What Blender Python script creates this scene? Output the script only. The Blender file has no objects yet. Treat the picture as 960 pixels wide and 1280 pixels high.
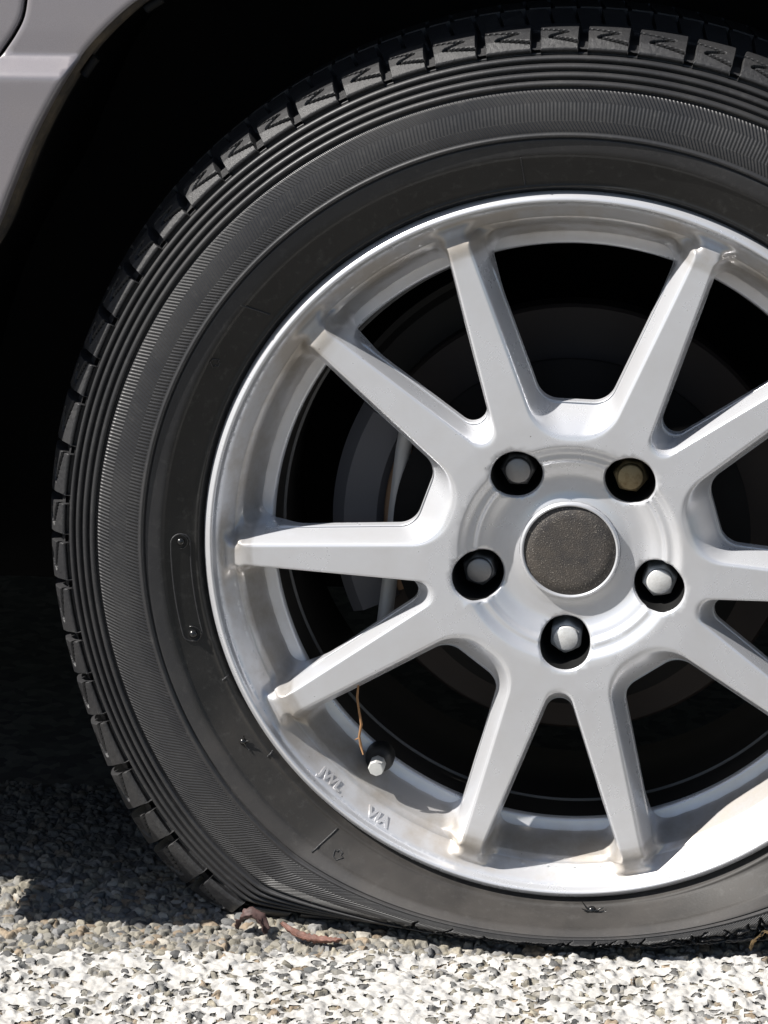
import bpy, math, random
import numpy as np
from mathutils import Matrix, Vector
from mathutils.geometry import delaunay_2d_cdt
random.seed(7); RNG = np.random.default_rng(7)
S = bpy.context.scene
COL = S.collection
PI = math.pi; R = math.radians

# ------------------------------------------------------------------ camera
cam_d = bpy.data.cameras.new('camera'); cam = bpy.data.objects.new('camera', cam_d); COL.objects.link(cam)
right = Vector((0.99333258, 0.1152839, 0.0)); up = Vector((-0.0309246, 0.26645882, 0.96335007)); fwd = Vector((-0.11105875, 0.95692702, -0.26824734))
M = Matrix((right, up, -fwd)).transposed().to_4x4(); M.translation = (0.07694043, -1.6087117, 0.47571702)
cam.matrix_world = M
cam_d.sensor_fit = 'HORIZONTAL'; cam_d.sensor_width = 36; cam_d.lens = 36 * 3500 / 960
cam_d.clip_start = .05; cam_d.clip_end = 2000
S.camera = cam

# ------------------------------------------------------------------ light
TRAVEL = Vector((2.2, 1.0, -2.7)).normalized()      # way the sunlight travels
sd = -TRAVEL
sun_el = math.asin(sd.z); sun_az = math.atan2(sd.x, sd.y)
W = bpy.data.worlds.new('World'); S.world = W; W.use_nodes = True
wn = W.node_tree.nodes; wl = W.node_tree.links
sky = wn.new('ShaderNodeTexSky'); sky.sky_type = 'NISHITA'; sky.sun_disc = False
sky.sun_elevation = sun_el; sky.sun_rotation = sun_az
bg = wn['Background']; wl.new(sky.outputs[0], bg.inputs[0]); bg.inputs[1].default_value = .05
sl = bpy.data.lights.new('sun', 'SUN'); sl.energy = 5.0; sl.angle = R(.5); sl.color = (1, .965, .915)
so = bpy.data.objects.new('sun', sl); COL.objects.link(so)
so.rotation_euler = TRAVEL.to_track_quat('-Z', 'Y').to_euler(); so.location = (-2, -2, 5)
S.view_settings.view_transform = 'Standard'; S.view_settings.look = 'None'
S.view_settings.exposure = .66; S.view_settings.gamma = 1
S.view_settings.use_curve_mapping = False

# ------------------------------------------------------------------ helpers
def mat(name, col, rough=.5, metal=0., spec=.5, coat=0.):
    m = bpy.data.materials.new(name); m.use_nodes = True
    b = m.node_tree.nodes['Principled BSDF']
    b.inputs['Base Color'].default_value = (*col, 1); b.inputs['Roughness'].default_value = rough
    b.inputs['Metallic'].default_value = metal; b.inputs['Specular IOR Level'].default_value = spec
    b.inputs['Coat Weight'].default_value = coat; b.inputs['Coat Roughness'].default_value = .12
    return m
class NT:
    def __init__(s, m): s.t = m.node_tree; s.n = s.t.nodes; s.b = s.n['Principled BSDF']
    def new(s, k, **kw):
        x = s.n.new(k)
        for a, v in kw.items(): setattr(x, a, v)
        return x
    def link(s, a, b): s.t.links.new(a, b)
    def obj(s): return s.new('ShaderNodeTexCoord').outputs['Object']
    def noise(s, vec, scale, detail=4, rough=.55):
        x = s.new('ShaderNodeTexNoise'); x.inputs['Scale'].default_value = scale
        x.inputs['Detail'].default_value = detail; x.inputs['Roughness'].default_value = rough
        s.link(vec, x.inputs['Vector']); return x.outputs['Fac']
    def ramp(s, fac, stops):
        x = s.new('ShaderNodeValToRGB'); e = x.color_ramp.elements
        while len(e) < len(stops): e.new(.5)
        for el, (p, c) in zip(e, stops):
            el.position = p; el.color = (*c, 1) if len(c) == 3 else c
        s.link(fac, x.inputs[0]); return x.outputs[0]
    def mix(s, fac, a, b, blend='MIX'):
        x = s.new('ShaderNodeMix', data_type='RGBA', blend_type=blend)
        for sock, v in ((x.inputs[0], fac), (x.inputs[6], a), (x.inputs[7], b)):
            if hasattr(v, 'is_linked'): s.link(v, sock)
            else: sock.default_value = v if isinstance(v, (int, float)) else (*v, 1)
        return x.outputs[2]
    def math(s, op, a, b=None, c=None):
        x = s.new('ShaderNodeMath', operation=op)
        for i, v in enumerate((a, b, c)):
            if v is None: continue
            if hasattr(v, 'is_linked'): s.link(v, x.inputs[i])
            else: x.inputs[i].default_value = v
        return x.outputs[0]
    def bump(s, h, strength, dist):
        x = s.new('ShaderNodeBump'); x.inputs['Strength'].default_value = strength; x.inputs['Distance'].default_value = dist
        s.link(h, x.inputs['Height']); s.link(x.outputs[0], s.b.inputs['Normal'])
    def maprange(s, v, a, b, c=0., d=1.):
        x = s.new('ShaderNodeMapRange'); s.link(v, x.inputs[0])
        for i, q in enumerate((a, b, c, d)): x.inputs[i + 1].default_value = q
        return x.outputs[0]

def mesh_obj(name, V, F, m, parent=None, smooth=True, loc=None):
    me = bpy.data.meshes.new(name); me.from_pydata([tuple(map(float, v)) for v in V], [], [tuple(map(int, f)) for f in F])
    for q in (m if isinstance(m, (list, tuple)) else [m]): me.materials.append(q)
    if smooth: me.polygons.foreach_set('use_smooth', [True] * len(me.polygons))
    me.update()
    o = bpy.data.objects.new(name, me); COL.objects.link(o)
    if parent: o.parent = parent
    if loc: o.location = loc
    return o
def label(o, text, cat=None, group=None, kind=None):
    if text: o['label'] = text
    if cat: o['category'] = cat
    if group: o['group'] = group
    if kind: o['kind'] = kind
    return o
def empty(name, loc=(0, 0, 0)):
    o = bpy.data.objects.new(name, None); COL.objects.link(o); o.location = loc; o.empty_display_size = .1; return o
class MB:
    """collects verts and faces of one mesh"""
    def __init__(s): s.V = []; s.F = []; s.mi = []
    def add(s, V, F, mi=0):
        n = len(s.V); s.V += [tuple(v) for v in V]; s.F += [tuple(i + n for i in f) for f in F]; s.mi += [mi] * len(F)
    def box(s, c, d, rot=None):
        P = []
        for x in (-.5, .5):
            for y in (-.5, .5):
                for z in (-.5, .5):
                    p = Vector((x * d[0], y * d[1], z * d[2]))
                    if rot: p = rot @ p
                    P.append(p + Vector(c))
        s.add(P, [(0, 1, 3, 2), (4, 6, 7, 5), (0, 4, 5, 1), (2, 3, 7, 6), (0, 2, 6, 4), (1, 5, 7, 3)])
    def tube(s, pts, r, n=8, cap=True):
        pts = [Vector(p) for p in pts]; rs = r if isinstance(r, (list, tuple)) else [r] * len(pts)
        V = []; ref = Vector((.31, .9, .2))
        for i, p in enumerate(pts):
            t = (pts[min(i + 1, len(pts) - 1)] - pts[max(i - 1, 0)]).normalized()
            a = t.cross(ref).normalized(); b = t.cross(a)
            for k in range(n):
                q = 2 * PI * k / n; V.append(p + rs[i] * (math.cos(q) * a + math.sin(q) * b))
        F = [(i * n + k, i * n + (k + 1) % n, (i + 1) * n + (k + 1) % n, (i + 1) * n + k) for i in range(len(pts) - 1) for k in range(n)]
        if cap: F += [tuple(range(n)), tuple((len(pts) - 1) * n + k for k in reversed(range(n)))]
        s.add(V, F)
    def lathe(s, prof, n=48, c=(0, 0), a0=0., a1=2 * PI, mi=0):
        """profile of (r, y) turned about the axle direction through c = (x, z)"""
        full = abs(a1 - a0 - 2 * PI) < 1e-6; m = n if full else n + 1
        V = []
        for k in range(m):
            q = a0 + (a1 - a0) * k / n
            for r, y in prof: V.append((c[0] + r * math.cos(q), y, c[1] + r * math.sin(q)))
        L = len(prof); F = []
        for k in range(n):
            k2 = (k + 1) % m
            for i in range(L - 1): F.append((k * L + i, k2 * L + i, k2 * L + i + 1, k * L + i + 1))
        s.add(V, F, mi)
    def build(s, name, m, parent=None, smooth=True):
        o = mesh_obj(name, s.V, s.F, m, parent, smooth)
        if isinstance(m, (list, tuple)): o.data.polygons.foreach_set('material_index', s.mi)
        return o
def sharp(o, ang=35):
    o.data.set_sharp_from_angle(angle=R(ang)); return o
def sstep(a, b, x):
    t = np.clip((np.asarray(x, float) - a) / (b - a), 0, 1); return t * t * (3 - 2 * t)
def spline(P, n):
    """Catmull-Rom through points, n samples a span"""
    P = [np.array(p, float) for p in P]; P = [2 * P[0] - P[1]] + P + [2 * P[-1] - P[-2]]; out = []
    for i in range(1, len(P) - 2):
        for k in range(n):
            t = k / n
            out.append(.5 * (2 * P[i] + (P[i + 1] - P[i - 1]) * t + (2 * P[i - 1] - 5 * P[i] + 4 * P[i + 1] - P[i + 2]) * t * t + (3 * P[i] - P[i - 1] - 3 * P[i + 1] + P[i + 2]) * t ** 3))
    out.append(P[-2]); return np.array(out)

# ------------------------------------------------------------------ materials
def make_alloy():
    m = mat('alloy_paint', (.7, .7, .715), .30, .44, .5, .3); t = NT(m); c = t.obj()
    sx = t.new('ShaderNodeSeparateXYZ'); t.link(c, sx.inputs[0])
    rad = t.math('SQRT', t.math('ADD', t.math('MULTIPLY', sx.outputs[0], sx.outputs[0]), t.math('MULTIPLY', sx.outputs[2], sx.outputs[2])))
    chan = t.math('MULTIPLY', t.maprange(rad, .184, .198), t.maprange(rad, .2125, .2105))     # dust in the rim channel, its tan also painting in the ground's reflection
    n0 = t.maprange(t.noise(c, 22, 6, .62), .42, .72)
    d1 = t.math('MINIMUM', t.math('ADD', t.math('MULTIPLY', n0, t.math('ADD', .25, chan)), t.math('MULTIPLY', chan, .30)), 1.)
    d2 = t.maprange(t.noise(c, 1500, 2), .70, .74)
    wall = t.math('MULTIPLY', t.maprange(rad, .1895, .1920), t.maprange(rad, .2050, .2025))  # pocket walls darkened: brake dust together with painted shade
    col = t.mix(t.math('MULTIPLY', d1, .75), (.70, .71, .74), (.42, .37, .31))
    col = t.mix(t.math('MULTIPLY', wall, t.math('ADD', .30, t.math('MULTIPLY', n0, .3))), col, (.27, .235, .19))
    sp = t.maprange(t.noise(c, 260, 3, .7), .735, .76)
    col = t.mix(t.math('MULTIPLY', sp, .8), col, (.09, .07, .05))
    t.link(col, t.b.inputs['Base Color'])
    t.link(t.maprange(d1, 0, 1, .27, .50), t.b.inputs['Roughness'])
    t.bump(t.noise(c, 2200, 2), .05, .0004)
    return m
def make_rubber(name, herring=False):
    m = mat(name, (.028, .028, .029), .48, 0, .5); t = NT(m)
    c = t.obj()
    dust = t.maprange(t.noise(c, 14, 7, .65), .40, .78)
    fine = t.maprange(t.noise(c, 180, 4, .7), .55, .8)
    col = t.mix(t.math('MULTIPLY', dust, .55), (.027, .027, .029), (.052, .050, .048))
    if herring:
        uv = t.new('ShaderNodeUVMap', uv_map='polar'); sx = t.new('ShaderNodeSeparateXYZ'); t.link(uv.outputs[0], sx.inputs[0])
        wob = t.math('MULTIPLY', t.math('SUBTRACT', t.noise(c, 30, 4), .5), .02)
        inner = t.maprange(t.math('ADD', sx.outputs[1], wob), .742, .728)                 # smooth band beside the rim
        mud = t.math('MULTIPLY', t.maprange(t.math('ADD', sx.outputs[0], t.math('MULTIPLY', wob, 3.)), .53, .62), t.math('MULTIPLY', t.maprange(sx.outputs[0], .97, .88), t.maprange(sx.outputs[1], .772, .755)))
        matte = mud
        col = t.mix(inner, col, t.mix(dust, (.008, .008, .008), (.019, .018, .017)))
        col = t.mix(t.math('MULTIPLY', mud, t.math("ADD", .25, t.math("MULTIPLY", dust, .5))), col, (.078, .069, .061))
    col = t.mix(t.math('MULTIPLY', fine, .35), col, (.10, .097, .092))
    t.link(col, t.b.inputs['Base Color'])
    rf = t.maprange(dust, 0, 1, .42, .60)
    if herring: rf = t.math('ADD', rf, t.math('MULTIPLY', matte, .18))
    t.link(rf, t.b.inputs['Roughness'])
    h = t.math('MULTIPLY', t.noise(c, 900, 3), .15)
    if herring:
        uv = t.new('ShaderNodeUVMap', uv_map='polar'); sx = t.new('ShaderNodeSeparateXYZ'); t.link(uv.outputs[0], sx.inputs[0])
        u, r = sx.outputs[0], sx.outputs[1]          # u = turns, r = metres * 3
        r = t.math('DIVIDE', r, 3.)
        # slanted ribs in three zones: the slant turns round between them
        fout = t.math('MAXIMUM', t.math('SUBTRACT', r, .2765), 0.)
        fin = t.math('MINIMUM', t.math('SUBTRACT', r, .2655), 0.)
        fmid = t.math('SUBTRACT', t.math('MINIMUM', t.math('MAXIMUM', r, .2655), .2765), .2655)
        sl = t.maprange(u, .40, .60, -.6, 1.3)
        sh = t.math('ADD', t.math('MULTIPLY', t.math('ADD', fout, fin), sl), t.math('MULTIPLY', fmid, t.maprange(u, .25, .60, 0., .7)))
        ph = t.math('ADD', t.math('MULTIPLY', u, 780.), t.math('MULTIPLY', sh, 780. / (2 * PI * .27)))
        tri = t.math('PINGPONG', ph, .5)             # 0 .. .5
        rib = t.maprange(tri, .12, .38)
        zone = t.math('MULTIPLY', t.math('GREATER_THAN', r, .2585), t.math('LESS_THAN', r, .2842))
        mid = t.math('MULTIPLY', t.math('GREATER_THAN', r, .2655), t.math('LESS_THAN', r, .2765))
        amp = t.math('MULTIPLY', zone, t.math('SUBTRACT', 1., t.math('MULTIPLY', mid, .45)))
        h = t.math('ADD', h, t.math('MULTIPLY', rib, t.math('MULTIPLY', amp, .7)))
    if not herring:
        h = t.math('ADD', h, t.math('MULTIPLY', t.noise(c, 260, 6, .75), 1.3))
    t.bump(h, 1., .0005)
    return m
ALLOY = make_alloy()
RUB = make_rubber('sidewall_rubber', True); TREAD = make_rubber('tread_rubber')
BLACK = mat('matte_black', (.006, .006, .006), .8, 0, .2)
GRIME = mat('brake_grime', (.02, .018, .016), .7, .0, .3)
HOLE = mat('lug_hole_black', (.008, .008, .008), .6, 0, .2)

# ------------------------------------------------------------------ the tyre's flattening
G = -.244                                             # road height, axle at zero
R0, RM = .2205, .319
def amt_of(th):
    s = np.sin(th); H = np.where(s < -.3, G / np.minimum(s, -.3), 1.)
    raw = (RM - H) / (RM - R0)
    return np.clip(.5 * (raw + np.sqrt(raw * raw + .003)) * (s < -.35), 0, 1), H
def flat(th, r, y, side=1.):
    """undeformed (angle, radius, depth) -> point of the sagging tyre"""
    th, r, y = np.broadcast_arrays(np.asarray(th, float), np.asarray(r, float), np.asarray(y, float))
    a, H = amt_of(th)
    t = (r - R0) / (RM - R0); tp = np.maximum(t, 0)
    Hs = RM - a * (RM - R0)
    rr = np.where(t > 0, R0 + (Hs - R0) * tp ** (1 - .42 * a), r)
    rr = rr - .006 * np.clip(np.sin(th), 0, 1) ** 2 * np.clip(t, 0, 1)
    yy = y - np.where(y < .095, 1, -1) * a * .034 * np.sin(PI * np.clip(tp * .95, 0, 1)) * side
    tw = np.mod(th, 2 * PI); rr = rr + .009 * (np.exp(-((tw - R(221)) / R(15)) ** 2) + np.exp(-((tw - R(319)) / R(15)) ** 2)) * (.3 * np.clip((t - .2) / .6, 0, 1) + 1.15 * np.clip((t - .855) / .13, 0, 1.2))
    x = rr * np.cos(th); z = rr * np.sin(th)
    z = np.maximum(z, G + .0008)
    return np.stack([x, yy, z], -1)

# sidewall profile from bead to shoulder (radius, depth)
prof = [(.2170, .006), (.2200, .0045), (.2220, .0020), (.2230, -.0006), (.2239, -.0022), (.2248, -.0016), (.2258, -.0014)]
prof += [(r, -.0018 - (r - .2262) / .0172 * .0078) for r in np.linspace(.2275, .2425, 6)]
prof += [(.2432, -.0096), (.2438, -.0108), (.2450, -.0114)] + [(r, -.0114 - (r - .245) / .009 * .0022) for r in np.linspace(.2470, .2535, 4)]
prof += [(.2540, -.0134), (.2545, -.0118), (.2550, -.0118), (.2555, -.0148), (.2564, -.0156), (.2573, -.0152), (.2580, -.0142)]
prof += [(r, -.0146 + 9. * (r - .262) ** 2) for r in np.linspace(.259, .2836, 17)]
rib_r = .2846
def yshoulder(r): return -.0146 + 9. * (.2836 - .262) ** 2 + (r - .2836) * .46 + 12 * (r - .2836) ** 2
for k in range(4):
    w = .00485; a = rib_r + k * w
    prof += [(a, yshoulder(a) + .0030), (a + .0009, yshoulder(a) + .0030), (a + .0012, yshoulder(a) - .0001), (a + .0020, yshoulder(a) - .0009), (a + .0036, yshoulder(a) - .0010), (a + .0044, yshoulder(a + .0044) - .0003), (a + .0047, yshoulder(a + .0047) + .0012)]
prof = [(r, y if y > 0 else y * .74) for r, y in prof]
prof += [(.3043, .0032), (.3048, .0065), (.3075, .0105), (.3105, .018), (.313, .03), (.3165, .05), (.318, .07), (.3185, .095)]
half = list(prof)
prof += [(r, .19 - y) for r, y in reversed(half[:-1])]
prof = np.array(prof)
def sid_y(r): return float(np.interp(r, [p[0] for p in half[:40]], [p[1] for p in half[:40]]))

CAR = empty('car', (0, 0, 0))
label(CAR, 'silver grey car with one flat black tyre on a ten spoke silver alloy wheel', 'car')

def build_tyre():
    dens = np.linspace(0, 2 * PI, 20001); w = 1 + 1.6 * (np.exp(-((dens - 1.5 * PI) / .62) ** 6))
    cw = np.concatenate([[0], np.cumsum((w[1:] + w[:-1]) / 2)]); cw /= cw[-1]
    NT_ = 1440; th = np.interp(np.arange(NT_) / NT_, cw, dens)
    TH, RR = np.meshgrid(th, prof[:, 0], indexing='ij'); YY = np.broadcast_to(prof[:, 1], TH.shape).copy()
    # cracks and torn rubber above the squashed contact patch
    front = YY < .02
    dep = np.zeros_like(YY)
    rg = np.random.default_rng(3)
    cracks = []
    for k in range(36):
        t0 = R(rg.uniform(248, 307)); r1 = rg.uniform(.258, .273); r2 = rg.uniform(.281, .299)
        cracks.append((t0, t0 + rg.uniform(-.02, .05), r1, r2, rg.uniform(.0014, .0030), rg.uniform(.005, .009)))
    for t0, t1, r1, r2, wd, dp in cracks:
        f = np.clip((RR - r1) / (r2 - r1), 0, 1); inside = (RR > r1) & (RR < r2)
        tc = t1 + (t0 - t1) * f + .006 * np.sin(f * 9 + t0 * 50)
        d = np.abs(TH - tc) * RR
        ww = wd * (.25 + .75 * f)
        dep = np.maximum(dep, inside * dp * np.clip(1.4 - 1.4 * d / ww, 0, 1) * np.minimum(1, f * 6))
    nz = sum(np.sin(th * f + p) * a for f, p, a in ((70, .3, .0020), (131, 1.2, .0014), (240, 2., .0007), (37, .5, .0022)))
    for base, t0, t1, sh in ((.2725, 262, 300, 0), (.2765, 255, 312, 3.), (.2815, 244, 308, 5.)):
        win = sstep(R(t0), R(t0 + 6), th) * (1 - sstep(R(t1 - 8), R(t1), th))
        d = np.abs(RR - (base + np.roll(nz, int(sh * 30)))[:, None])
        dep = np.maximum(dep, (win * .007)[:, None] * np.clip(1.2 - d / .0020, 0, 1))
    # lumpy torn strips between the tears
    lum = sum(np.sin(TH * f + RR * g + p) for f, g, p in ((160, 700, 0), (270, -500, 1), (95, 300, 2))) / 3
    zone = sstep(R(240), R(262), TH) * (1 - sstep(R(300), R(315), TH)) * sstep(.270, .277, RR) * front
    YY = YY + dep * front - zone * lum * .0016
    P = flat(TH, RR, YY)
    L = len(prof); V = P.reshape(-1, 3)
    F = [(k * L + i, k * L + i + 1, ((k + 1) % NT_) * L + i + 1, ((k + 1) % NT_) * L + i) for k in range(NT_) for i in range(L - 1)]
    o = mesh_obj('tyre', V, F, RUB, CAR)
    me = o.data; uv = me.uv_layers.new(name='polar')
    vi = np.empty(len(me.loops), int); me.loops.foreach_get('vertex_index', vi)
    u = th[vi // L] / (2 * PI)
    u = u.reshape(-1, 4); wrap = (u.max(1) - u.min(1)) > .5
    u[wrap] = np.where(u[wrap] < .5, u[wrap] + 1, u[wrap])
    uv.data.foreach_set('uv', np.stack([u.ravel(), prof[vi % L, 0] * 3], -1).ravel())
    return o
TYRE = build_tyre()

ZS = [(-.02, .60), (.74, .51), (.30, .40), (.24, .36), (1.02, .25)]
def seg_d(u, v, P):
    d = np.full(u.shape, 9.)
    for (a, b), (c, e) in zip(P[:-1], P[1:]):
        t = np.clip(((u - a) * (c - a) + (v - b) * (e - b)) / ((c - a) ** 2 + (e - b) ** 2), 0, 1)
        d = np.minimum(d, np.hypot(u - a - t * (c - a), v - b - t * (e - b)))
    return d
BP = np.array([(.3058, .0050), (.3062, .0018), (.3080, .0016), (.3135, .0062), (.3172, .0128), (.3194, .0215), (.3200, .0275), (.3186, .0295)])
def build_blocks():
    N = 66; rg = np.random.default_rng(11)
    s = np.concatenate([[0], np.cumsum(np.hypot(*np.diff(BP, axis=0).T))]); s /= s[-1]
    pit = 1 + .13 * np.sin(np.arange(N) * 1.9) + .05 * rg.standard_normal(N); ed = np.concatenate([[0], np.cumsum(pit)]) / pit.sum() * 2 * PI
    for k in range(N):
        a0, a1 = ed[k], ed[k + 1]; tm = .5 * (a0 + a1); fine = R(55) < tm < R(262)
        nu, nv = (66, 64) if fine else (10, 12)
        gap = .0058 / .312
        u = np.linspace(0, 1, nu); v = np.linspace(0, 1, nv)
        U, Vv = np.meshgrid(u, v, indexing='ij')
        rr = np.interp(Vv, s, BP[:, 0]); yy = np.interp(Vv, s, BP[:, 1])
        uu = 1 - U                                    # u runs clockwise (left to right along the top)
        skew = .10 * (Vv - .5) + .05 * np.sin(Vv * 7.)
        tt = a0 + gap + (a1 - a0 - gap) * np.clip(uu - skew * .35 * (uu > .02), -.1, 1.1)
        if fine:
            W_ = (a1 - a0) * .312; Lv = .034
            d = seg_d(U * W_, Vv * Lv, [(p * W_, q * Lv) for p, q in ZS])
            sp = .0024 * np.clip(1.9 - d / .00060, 0, 1); rr = rr - sp * .8; yy = yy + sp * .6
        edge = np.minimum(np.minimum(U, 1 - U), 1.) ; rr = rr - .0007 * (edge < .001)
        top = flat(tt, rr, yy)
        bot = flat(tt, np.minimum(rr - .0085, .3095), yy + .0022)
        V = top.reshape(-1, 3).tolist(); F = [(i * nv + j, i * nv + j + 1, (i + 1) * nv + j + 1, (i + 1) * nv + j) for i in range(nu - 1) for j in range(nv - 1)]
        ring = [(i, 0) for i in range(nu)] + [(nu - 1, j) for j in range(1, nv)] + [(i, nv - 1) for i in range(nu - 2, -1, -1)] + [(0, j) for j in range(nv - 2, 0, -1)]
        b0 = len(V); V += [bot[i, j].tolist() for i, j in ring]
        n = len(ring)
        F += [(ring[q][0] * nv + ring[q][1], ring[(q + 1) % n][0] * nv + ring[(q + 1) % n][1], b0 + (q + 1) % n, b0 + q) for q in range(n)]
        # raised tie bar low in the gap beside the block
        mb = MB(); mb.V = V; mb.F = F; mb.mi = [0] * len(F)
        q = np.linspace(0, 1, 6)
        tb = flat(*np.meshgrid(np.linspace(a0 - .002, a0 + gap + .002, 4), np.linspace(.3068, .3105, 5), indexing='ij'), np.linspace(.0048, .0125, 5)[None, :])
        mb.add(tb.reshape(-1, 3).tolist(), [(i * 5 + j, i * 5 + j + 1, (i + 1) * 5 + j + 1, (i + 1) * 5 + j) for i in range(3) for j in range(4)])
        if fine:
            dc = .25 * (d[:-1, :-1] + d[1:, :-1] + d[1:, 1:] + d[:-1, 1:]); mb.mi[:(nu - 1) * (nv - 1)] = (dc < .00075).astype(int).ravel().tolist()
        o = mb.build('tread_block', [TREAD, BLACK], TYRE); sharp(o, 38)
    # centre rows of the tread, in deep shade under the arch
    mb = MB(); NN = 132
    for row, (y0, y1) in enumerate(((.036, .066), (.071, .119), (.124, .154), (.160, .188))):
        for k in range(NN if row < 3 else 66):
            st = 2 * PI / (NN if row < 3 else 66); a0 = k * st + row * .01; a1 = a0 + st * .84
            def cr(y): return .3262 - 1.05 * (y - .095) ** 2 - 480 * (y - .095) ** 4 * 1.2
            top = [flat(a, cr(y), y) for a, y in ((a0, y0), (a1, y0), (a1, y1), (a0, y1))]
            sk = .35 * st
            top = [flat(a, cr(y), y) for a, y in ((a0, y0), (a1, y0), (a1 + sk, y1), (a0 + sk, y1))]
            bot = [flat(a, cr(y) - .009, y) for a, y in ((a0, y0), (a1, y0), (a1 + sk, y1), (a0 + sk, y1))]
            mb.add([p.tolist() for p in top + bot], [(0, 1, 2, 3), (0, 4, 5, 1), (1, 5, 6, 2), (2, 6, 7, 3), (3, 7, 4, 0)])
    o = mb.build('tread_rows', TREAD, TYRE, smooth=False); o['kind'] = 'stuff'
build_blocks()

# raised marks moulded on the sidewall
GLOSS = mat('rubber_nub', (.012, .012, .012), .25, 0, .6)
def sw(th_deg, r, up=0.):
    return flat(R(th_deg), r, sid_y(r) - up)
def build_marks():
    # long slot with a nub at each end
    pts = []
    c0, c1, rc, hw = 179.4, 193.4, .2335, .0056
    for k in range(13):
        q = PI * k / 12; pts.append((c0 - math.degrees(math.sin(q) * hw / rc), rc + hw * math.cos(q)))
    for k in range(1, 12): pts.append((c0 + (c1 - c0) * k / 12, rc - hw))
    for k in range(13):
        q = PI * k / 12; pts.append((c1 + math.degrees(math.sin(q) * hw / rc), rc - hw * math.cos(q)))
    for k in range(1, 12): pts.append((c1 - (c1 - c0) * k / 12, rc + hw))
    pts.append(pts[0])
    mb = MB(); mb.tube([sw(t, r, .0001) for t, r in pts], .00055, 6, False); mb.build('mould_outline', TREAD, TYRE)
    def nub(t, r, rad, name='mould_nub', ring=True):
        p = sw(t, r); mb = MB(); n = 14; V = []; F = []
        prf = [(rad, -.001), (rad * .98, .0004), (rad * .75, rad * .55), (rad * .4, rad * .8), (.00001, rad * .9)]
        for k in range(n):
            q = 2 * PI * k / n
            for a, h in prf: V.append((p[0] + a * math.cos(q), p[1] - h, p[2] + a * math.sin(q)))
        L = len(prf)
        F = [(k * L + i, ((k + 1) % n) * L + i, ((k + 1) % n) * L + i + 1, k * L + i + 1) for k in range(n) for i in range(L - 1)]
        mb.add(V, F)
        if ring:
            mb.tube([(p[0] + rad * 1.7 * math.cos(q), p[1] - .0001, p[2] + rad * 1.7 * math.sin(q)) for q in np.linspace(0, 2 * PI, 19)], .00035, 5, False)
        mb.build(name, GLOSS, TYRE)
    nub(c0 - .2, rc, .0026); nub(c1 + .3, rc, .0029)
    nub(212.2, .2328, .0022, ring=False); nub(275.1, .2280, .0026, ring=False)
    for t0, r0, t1, r1 in ((97.1, .2440, 97.0, .2262), (231.4, .2470, 232.3, .2262), (142.1, .246, 140.9, .229), (202.2, .2262, 201.8, .2222), (216.4, .2262, 216.2, .2222), (60, .243, 60.3, .227), (318, .243, 318.2, .227)):
        mb = MB(); mb.tube([sw(t0 + (t1 - t0) * f, r0 + (r1 - r0) * f, .0001) for f in np.linspace(0, 1, 8)], .00055, 6); mb.build('mould_line', TREAD, TYRE)
    for tc, rc2, sc in ((151.3, .2405, 1.), (234.7, .2400, 1.15)):
        A = [(-3, -2), (-1.2, -2), (-1.2, -3.4), (1.4, -3.2), (1.2, -1.4), (3.2, -1.2), (.6, 2.2), (-1.8, 1.4), (-3, -2)]
        mb = MB(); mb.tube([sw(tc + math.degrees(a * .001 * sc / rc2), rc2 + b * .001 * sc, .0001) for a, b in A], .00042, 5, False); mb.build('mould_arrow', TREAD, TYRE)
    # little dark sticks of torn rubber by the low nubs
    p = sw(275.1, .228)
    for dx, dz in ((.010, .0002), (.008, -.0025), (.0075, .0028), (-.006, .006), (-.006, .0012)):
        mb = MB(); mb.tube([p + np.array((0, -.001, 0)), p + np.array((dx * .5, -.0022, dz * .4)), p + np.array((dx, -.001, dz))], [.0008, .0006, .0002], 5); mb.build('rubber_flash', GLOSS, TYRE)
    p = sw(212.2, .2328)
    for dx, dz in ((.004, -.005), (.0045, .001), (.001, .0045)):
        mb = MB(); mb.tube([p + np.array((0, -.001, 0)), p + np.array((dx, -.001, dz))], [.0008, .0003], 5); mb.build('rubber_flash', GLOSS, TYRE)
build_marks()

# ------------------------------------------------------------------ alloy wheel
HC = (.0018, .0020); A0 = 124.3; RE = .2132
def fillet_loop(verts, nseg):
    """closed polygon of (a, b, fillet radius) -> points; same count for the same nseg"""
    out = []; n = len(verts); P = [np.array(v[:2]) for v in verts]
    arcs = []
    for i in range(n):
        p, q, s_ = P[i - 1], P[i], P[(i + 1) % n]; rad = verts[i][2]
        d1 = (p - q) / np.linalg.norm(p - q); d2 = (s_ - q) / np.linalg.norm(s_ - q)
        ang = math.acos(np.clip(d1 @ d2, -1, 1))
        if rad < 1e-6: arcs.append([q]); continue
        t = rad / math.tan(ang / 2); cdir = (d1 + d2) / np.linalg.norm(d1 + d2); c = q + cdir * rad / math.sin(ang / 2)
        e1 = q + d1 * t; e2 = q + d2 * t; v1 = e1 - c; v2 = e2 - c
        th = math.acos(np.clip(v1 @ v2 / rad / rad, -1, 1)); m = 12; A = []
        for k in range(m + 1):
            f = k / m; A.append(c + (math.sin((1 - f) * th) * v1 + math.sin(f * th) * v2) / math.sin(th))
        arcs.append(A)
    for i in range(n):
        out += arcs[i]; a = arcs[i][-1]; b = arcs[(i + 1) % n][0]
        for k in range(1, nseg[i]): out.append(a + (b - a) * k / nseg[i])
    return np.array(out)
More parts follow.
